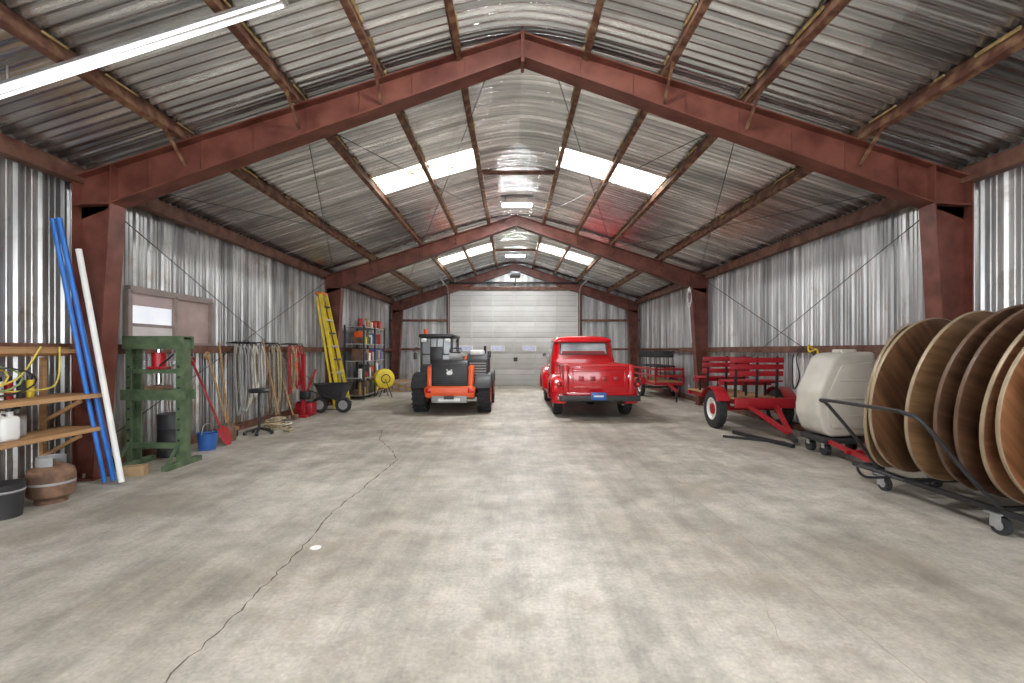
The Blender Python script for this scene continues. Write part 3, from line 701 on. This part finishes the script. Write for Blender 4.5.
for k in range(3):
    pts=[(-4.43+0.02*k,3.7+0.33*math.cos(a)+0.1*k,1.10+0.12*math.sin(a)-0.02*k) for a in [i*math.pi/8 for i in range(17)]]
    b.tube(pts,0.008,[hm,mat('green_hose',(0.25,0.35,0.12),0.5),black][k],6)
b.tube([(-4.42,4.3,1.36),(-4.40,4.1,1.1),(-4.42,3.9,0.99),(-4.40,4.3,0.97),(-4.41,4.45,1.05),(-4.44,4.5,1.36)],0.008,hm,6,smooth=5)
b.tube([(-4.44,3.7,1.36),(-4.43,3.7,1.28),(-4.43,3.7,1.2)],0.01,black,6)
b.done()
b=B('propane_tank')
b.lathe([(0.001,0.03),(0.10,0.03),(0.155,0.07),(0.165,0.12),(0.165,0.24),(0.15,0.29),(0.09,0.33),(0.03,0.34),(0.03,0.37),(0.001,0.37)],(-4.15,4.12,0),(0,0,1),rust,28)
b.lathe([(0.11,0),(0.11,0.05)],(-4.15,4.12,0),(0,0,1),rust,20); b.lathe([(0.10,0.31),(0.10,0.40)],(-4.15,4.12,0),(0,0,1),greyp,20,a0=40,a1=320)
b.lathe([(0.166,0.17),(0.168,0.18),(0.166,0.19)],(-4.15,4.12,0),(0,0,1),greyp,28)
b.done()
b=B('grease_bucket'); b.lathe([(0.001,0.01),(0.11,0),(0.13,0.26),(0.135,0.27),(0.12,0.27),(0.001,0.24)],(-4.16,3.74,0),(0,0,1),plasticbk,24); b.lathe([(0.125,0.2),(0.132,0.21),(0.126,0.22)],(-4.16,3.74,0),(0,0,1),greyp,24); b.done()
b=B('paint_can'); b.lathe([(0.001,0),(0.10,0),(0.10,0.22),(0.105,0.23),(0.09,0.235),(0.001,0.225)],(-4.44,4.42,0),(0,0,1),greyp,20); b.done()

b=B('blue_conduit_pipes')
b.tube([(-4.13,4.74,0.02),(-4.54,4.76,2.64)],0.024,blue,12) if False else b.tube([(-4.11,4.72,0.02),(-4.545,4.60,2.62)],0.024,blue,12); b.tube([(-4.15,4.66,0.02),(-4.56,4.55,2.6)],0.020,blue,12)
b.done()
b=B('white_pvc_pipe'); b.tube([(-3.98,4.66,0.02),(-4.37,4.62,2.32)],0.026,white,12); b.done()

# shop press
b=B('hydraulic_shop_press')
xa,xb,y=-4.47,-3.90,5.42
for x in (xa,xb):
    for q in (-0.07,0.07): b.bx(x-0.035,x+0.035,y+q-0.006,y+q+0.006,0.05,1.45,green)
    s = 1 if x==xb else -1
    b.bx(x+s*0.03,x+s*0.038,y-0.07,y+0.07,0.05,1.45,green)
    for i in range(8): b.cyl((x,y-0.082,0.3+i*0.12),(x,y-0.072,0.3+i*0.12),0.014,black,10)
    b.bx(x-0.035,x+0.035,y-0.30,y+0.28,0,0.06,green,bev=0.005); b.bar((x,y-0.26,0.05),(x,y-0.07,0.28),0.03,0.02,green)
for q in (-0.085,0.085):
    b.bx(xa-0.06,xb+0.06,y+q-0.008,y+q+0.008,1.34,1.48,green); b.bx(xa-0.08,xb+0.08,y+q-0.01,y+q+0.01,0.76,0.88,green)
b.bx(xa-0.06,xb+0.06,y-0.09,y+0.09,1.475,1.49,green)
b.bx(xa+0.04,xb-0.04,y-0.06,y+0.06,1.06,1.11,green); b.bx(xa-0.02,xb+0.02,y-0.03,y+0.03,0.20,0.26,green)
b.bx(-4.28,-4.08,y-0.08,y+0.08,0.88,0.92,rust)
b.cyl((-4.18,y,1.11),(-4.18,y,1.30),0.07,redp,20); b.cyl((-4.18,y,1.3),(-4.18,y,1.36),0.03,chrome); b.bx(-4.26,-4.10,y-0.09,y+0.09,1.11,1.14,redp,bev=0.01)
b.cyl((-4.18,y,0.94),(-4.18,y,1.06),0.03,chrome)
for x in (xa+0.12,xb-0.12):
    b.tube([(x+0.018*math.cos(t*1.2),y+0.018*math.sin(t*1.2),1.34-t*0.0029*1.3) for t in range(62)],0.004,alu,5)
b.tube([(-4.1,y-0.1,1.15),(-3.95,y-0.22,1.2),(-3.8,y-0.3,1.28)],0.010,black,6)
b.done()
b=B('cardboard_box'); b.box((-4.12,5.0,0.05),(0.2,0.13,0.1),card,rot=(0,0,0.3)); b.done()
b=B('steel_drum'); b.lathe([(0.001,0.52),(0.16,0.52),(0.165,0.53),(0.17,0.51),(0.165,0.36),(0.17,0.35),(0.165,0.34),(0.165,0.19),(0.17,0.18),(0.165,0.17),(0.165,0.01),(0.17,0.0),(0.001,0.0)],(-4.40,5.95,0),(0,0,1),plasticbk,28); b.done()
b=B('plastic_bucket'); b.lathe([(0.001,0.01),(0.10,0),(0.12,0.22),(0.13,0.225),(0.115,0.22),(0.095,0.02)],(-4.18,6.28,0),(0,0,1),bluep,24)
b.tube([(-4.18,6.16,0.21),(-4.18,6.20,0.32),(-4.18,6.28,0.35),(-4.18,6.36,0.32),(-4.18,6.40,0.21)],0.005,alu,6,smooth=4); b.done()

def tool(name,base,top,m,head):
    b=B(name);p=Vector(base);q=Vector(top);b.tube([p.lerp(q,0.2),q],0.015,m,8)
    if head=='shovel':
        d=(q-p).normalized();rings=[]
        for t,w in ((0.0,0.05),(0.06,0.10),(0.14,0.125),(0.24,0.12),(0.28,0.03)):
            c=p+d*t; rings.append([(c.x+0.02,c.y-w,c.z),(c.x-0.01,c.y,c.z),(c.x+0.02,c.y+w,c.z),(c.x+0.012,c.y,c.z)])
        b.loft(rings,redp if m==redp else rust)
        b.torus(tuple(q),0.05,0.012,m,ax=(1,0,0))
    if head=='rake':
        b.bar((p.x,p.y-0.2,p.z+0.25),(p.x,p.y+0.2,p.z+0.25),0.02,0.03,rust)
        for i in range(9): b.bar((p.x,p.y-0.19+i*0.047,p.z+0.25),(p.x+0.03,p.y-0.19+i*0.047,p.z+0.14),0.008,0.008,rust)
        b.tube([p.lerp(q,0.1),p.lerp(q,0.25)],0.012,rust,6)
    if head=='broom':
        b.bx(p.x-0.04,p.x+0.04,p.y-0.17,p.y+0.17,p.z+0.10,p.z+0.15,wood); b.bx(p.x-0.03,p.x+0.03,p.y-0.16,p.y+0.16,p.z,p.z+0.1,black); b.tube([(p.x,p.y,p.z+0.13),p.lerp(q,0.25)],0.015,m,6)
    if head=='maul':
        b.tube([p,p.lerp(q,0.25)],0.015,m,8); b.box((p.x,p.y,p.z+0.06),(0.08,0.16,0.08),rust,bev=0.01)
    b.done()
tool('shovel',(-4.10,6.60,0.0),(-4.50,6.45,1.18),redp,'shovel')
tool('spade',(-4.2,6.88,0.0),(-4.52,6.80,1.25),wood,'shovel')
tool('push_broom',(-4.38,7.12,0.0),(-4.55,7.12,1.45),wood,'broom')
tool('garden_rake',(-4.16,8.3,-0.13),(-4.54,8.35,1.5),wood,'rake')
tool('sledge_hammer',(-4.25,8.95,0.0),(-4.53,8.94,0.95),wood,'maul')
b=B('shop_stool')
b.lathe([(0.001,0.66),(0.14,0.66),(0.16,0.69),(0.14,0.72),(0.001,0.73)],(-4.1,7.42,0),(0,0,1),black,24)
b.cyl((-4.1,7.42,0.08),(-4.1,7.42,0.66),0.02,plasticbk)
for i in range(5):
    a=i*2*math.pi/5; e=(-4.1+0.2*math.cos(a),7.42+0.2*math.sin(a),0.05); b.bar((-4.1,7.42,0.1),e,0.03,0.03,black); b.sph((e[0],e[1],0.03),0.03,black)
b.done()
def bundle(name,y0,y1,m,n,zb,r=0.012,x=-4.52,th=0.1):
    b=B(name)
    for i in range(n):
        y=y0+(y1-y0)*i/(n-1 or 1); w=random.uniform(0.05,0.11); zz=zb+random.uniform(-0.10,0.25); xo=x+random.uniform(0,th)
        mm=random.choice(m)
        b.tube([(xo,y,1.42),(xo+0.02,y-w,1.2),(xo+0.03,y-w*0.8,zz+0.25),(xo+0.02,y,zz),(xo+0.03,y+w*0.8,zz+0.25),(xo+0.02,y+w,1.2),(xo,y+0.01,1.42)],r*random.uniform(0.8,1.2),mm,6,smooth=5)
        b.tube([(-4.62,y,1.44),(xo,y,1.46),(xo+0.03,y,1.40)],0.008,black,5)
    b.done()
bundle('hanging_rope_coils',7.40,8.2,[rope,wr,rope,wr,rust,greyp],16,0.40,0.014)
bundle('hanging_chains',8.50,8.82,[rust,greyp,rope],8,0.2,0.011)
bundle('hanging_red_straps',9.1,9.75,[redp,rust,redp,rope,orange],12,0.5,0.016)
b=B('rope_pile_on_floor')
for i in range(8):
    b.torus((-4.12+random.uniform(-.09,.09),8.0+random.uniform(-.10,.10),0.016+0.022*i),0.17-0.010*i,0.015,random.choice([rope,wr]),seg=26,sc=(1,1.2))
b.tube([(-4.1,8.1,0.02),(-3.9,8.0,0.02),(-3.75,7.8,0.02),(-3.85,7.7,0.02),(-3.7,7.6,0.02)],0.014,rope,6,smooth=6)
b.done()
b=B('farm_jack')
b.bx(-4.27,-4.22,9.28,9.36,0.04,1.25,redp); b.bx(-4.34,-4.14,9.22,9.42,0,0.04,redp); b.bx(-4.30,-4.12,9.26,9.38,0.35,0.52,black,bev=0.01); b.bar((-4.2,9.32,0.45),(-4.0,9.32,0.95),0.03,0.03,redp,up=(0,1,0))
b.done()
b=B('parts_bin'); b.bx(-4.50,-4.15,9.50,9.74,0.0,0.26,redp,bev=0.02); b.bx(-4.48,-4.17,9.52,9.72,0.24,0.28,black,bev=0.01); b.done()
# wheelbarrow
b=B('wheelbarrow')
x,y=-3.98,10.15
b.loft([rrect(x-0.18,x+0.22,y-0.16,y+0.16,0.28,0.06),rrect(x-0.32,x+0.34,y-0.30,y+0.30,0.60,0.10),rrect(x-0.34,x+0.36,y-0.32,y+0.32,0.61,0.10),rrect(x-0.30,x+0.32,y-0.28,y+0.28,0.59,0.1),rrect(x-0.17,x+0.21,y-0.15,y+0.15,0.30,0.05)],plasticbk)
for q in (-0.2,0.3):
    b.lathe([(0.10,-0.04),(0.16,-0.045),(0.17,0),(0.16,0.045),(0.10,0.04)],(x+q,y-0.20,0.17),(0,1,0),rubber,24); b.lathe([(0.001,-0.03),(0.10,-0.03),(0.10,0.03),(0.001,0.03)],(x+q,y-0.20,0.17),(0,1,0),greyp,16)
for s in (-1,1):
    b.tube([(x+0.36,y+s*0.14,0.2),(x+0.1,y+s*0.16,0.28),(x-0.45,y+s*0.26,0.50)],0.014,plasticbk,6,smooth=3)
b.tube([(x+0.2,y+0.18,0.3),(x+0.3,y+0.2,0.02),(x-0.2,y+0.2,0.02),(x-0.24,y+0.2,0.4)],0.012,black,6)
b.done()
# ladder
b=B('step_ladder')
def lp(t,u,o=0):
    base=Vector((-3.98+o,10.62+0.60*u,0.0)); top=Vector((-4.45+o,10.47+0.16+0.32*u,2.62)); return base.lerp(top,t)
for u in (0,1):
    b.bar(lp(0,u),lp(1,u),0.030,0.075,yellow,up=(1,0,0)); b.bar(lp(0,u,-0.13),lp(0.97,u,-0.09),0.025,0.045,yellow,up=(1,0,0))
    b.box(tuple(lp(0.01,u)+Vector((0,0,0.0))),(0.05,0.05,0.04),black)
for i in range(8):
    t=0.08+i*0.115; b.bar(lp(t,0.03),lp(t,0.97),0.075,0.035,plasticbk if i%2 else alu)
    if i%2==0: b.bar(lp(t,0,-0.11),lp(t,1,-0.11),0.02,0.02,alu)
b.bar(lp(1.0,-0.05,-0.04),lp(1.0,1.05,-0.04),0.16,0.05,mat('orange_cap',(0.7,0.2,0.02),0.5))
b.done()
# shelving rack
b=B('storage_rack')
x0,x1,y0,y1=-4.56,-4.05,12.5,14.5
for x in (x0,x1):
    for y in (y0,13.5,y1): b.bx(x-0.02,x+0.02,y-0.02,y+0.02,0,2.0,plasticbk)
for z in (0.12,0.58,1.04,1.5,1.96): b.bx(x0,x1,y0,y1,z-0.02,z,alu)
b.done()
b=B('rack_supplies')
cols=[redp,white,bluep,plasticbk,card,redp,rust,white,greyp,orange,green,yellow]
for z in (0.12,0.58,1.04,1.5,1.96):
    y=y0+0.06
    while y<y1-0.15:
        w=random.uniform(0.07,0.2);h=random.uniform(0.14,0.36) if z<1.9 else random.uniform(0.12,0.28); m=random.choice(cols)
        if random.random()<0.45: b.cyl((x1-0.14,y+w/2,z),(x1-0.14,y+w/2,z+h),w*0.42,m,14)
        else: b.box((x1-0.2,y+w/2,z+h/2),(0.28,w*0.9,h),m,bev=0.008)
        y+=w+0.015
b.done()
b=B('yellow_hose_drum')
b.lathe([(0.001,-0.16),(0.22,-0.16),(0.27,-0.13),(0.28,-0.10),(0.28,0.10),(0.27,0.13),(0.22,0.16),(0.001,0.16)],(-3.76,13.4,0.52),(0.5,-0.85,0),yellow,28)
b.torus((-3.76-0.095+0.19,13.4-0.0-0.15,0.52),0.12,0.012,black,ax=(0.5,-0.85,0))
for s in (-1,1): b.tube([(-3.76+s*0.09-0.18,13.4-s*0.15,0.0),(-3.76+s*0.09,13.4-s*0.15,0.5),(-3.76+s*0.09+0.18,13.4-s*0.15,0.0)],0.015,black,6)
b.done()
b=B('lumber_stack')
for k in range(5):
    for i in range(6): b.bx(-4.3+i*0.2,-4.12+i*0.2,14.95,17.2-0.1*random.random()*2,0.0+k*0.055,0.05+k*0.055,[wood,greyp,card][(i+k)%3])
b.done()
b=B('bench_grinder_table')
b.bx(-3.05,-2.62,16.9,17.4,0.32,0.36,greyp); 
for x in (-3.02,-2.65):
    for y in (16.93,17.37): b.bx(x-0.02,x+0.02,y-0.02,y+0.02,0,0.32,greyp)
b.box((-2.84,17.1,0.45),(0.2,0.18,0.18),black,bev=0.03)
b.done()
# right wall bits
b=B('hanging_cord')
for k in range(2): b.torus((4.14,11.27,2.62-0.05*k),0.10+0.01*k,0.010,white,ax=(0.1,1,0.0),sc=(1.9,0.45))
b.tube([(4.15,11.28,2.85),(4.14,11.28,2.7)],0.01,white,6); b.tube([(4.14,11.28,2.45),(4.16,11.28,1.9),(4.2,11.28,1.5)],0.008,white,6)
b.done()
b=B('wall_hook_tools')
b.tube([(4.59,7.3,1.33),(4.50,7.3,1.40),(4.48,7.25,1.30),(4.50,7.1,1.34),(4.47,7.05,1.2)],0.014,yellow,6,smooth=4)
b.tube([(4.59,7.6,1.35),(4.5,7.62,1.2),(4.48,7.5,0.9),(4.5,7.7,0.7),(4.52,7.75,1.2),(4.59,7.7,1.35)],0.010,black,6,smooth=4)
b.done()

# ------------------------------------------------------------------ world & camera
w=bpy.data.worlds.new('World');sc.world=w;w.use_nodes=True
bg=w.node_tree.nodes['Background'];bg.inputs[0].default_value=(0.93,0.96,1.0,1);bg.inputs[1].default_value=5.0
cam=bpy.data.cameras.new('Camera');co=bpy.data.objects.new('Camera',cam);sc.collection.objects.link(co);sc.camera=co
co.location=(-0.11,0,1.33);co.rotation_euler=(math.radians(90),0,0)
cam.sensor_width=36;cam.lens=470/1024*36;cam.shift_y=8.5/1024;cam.clip_start=0.05
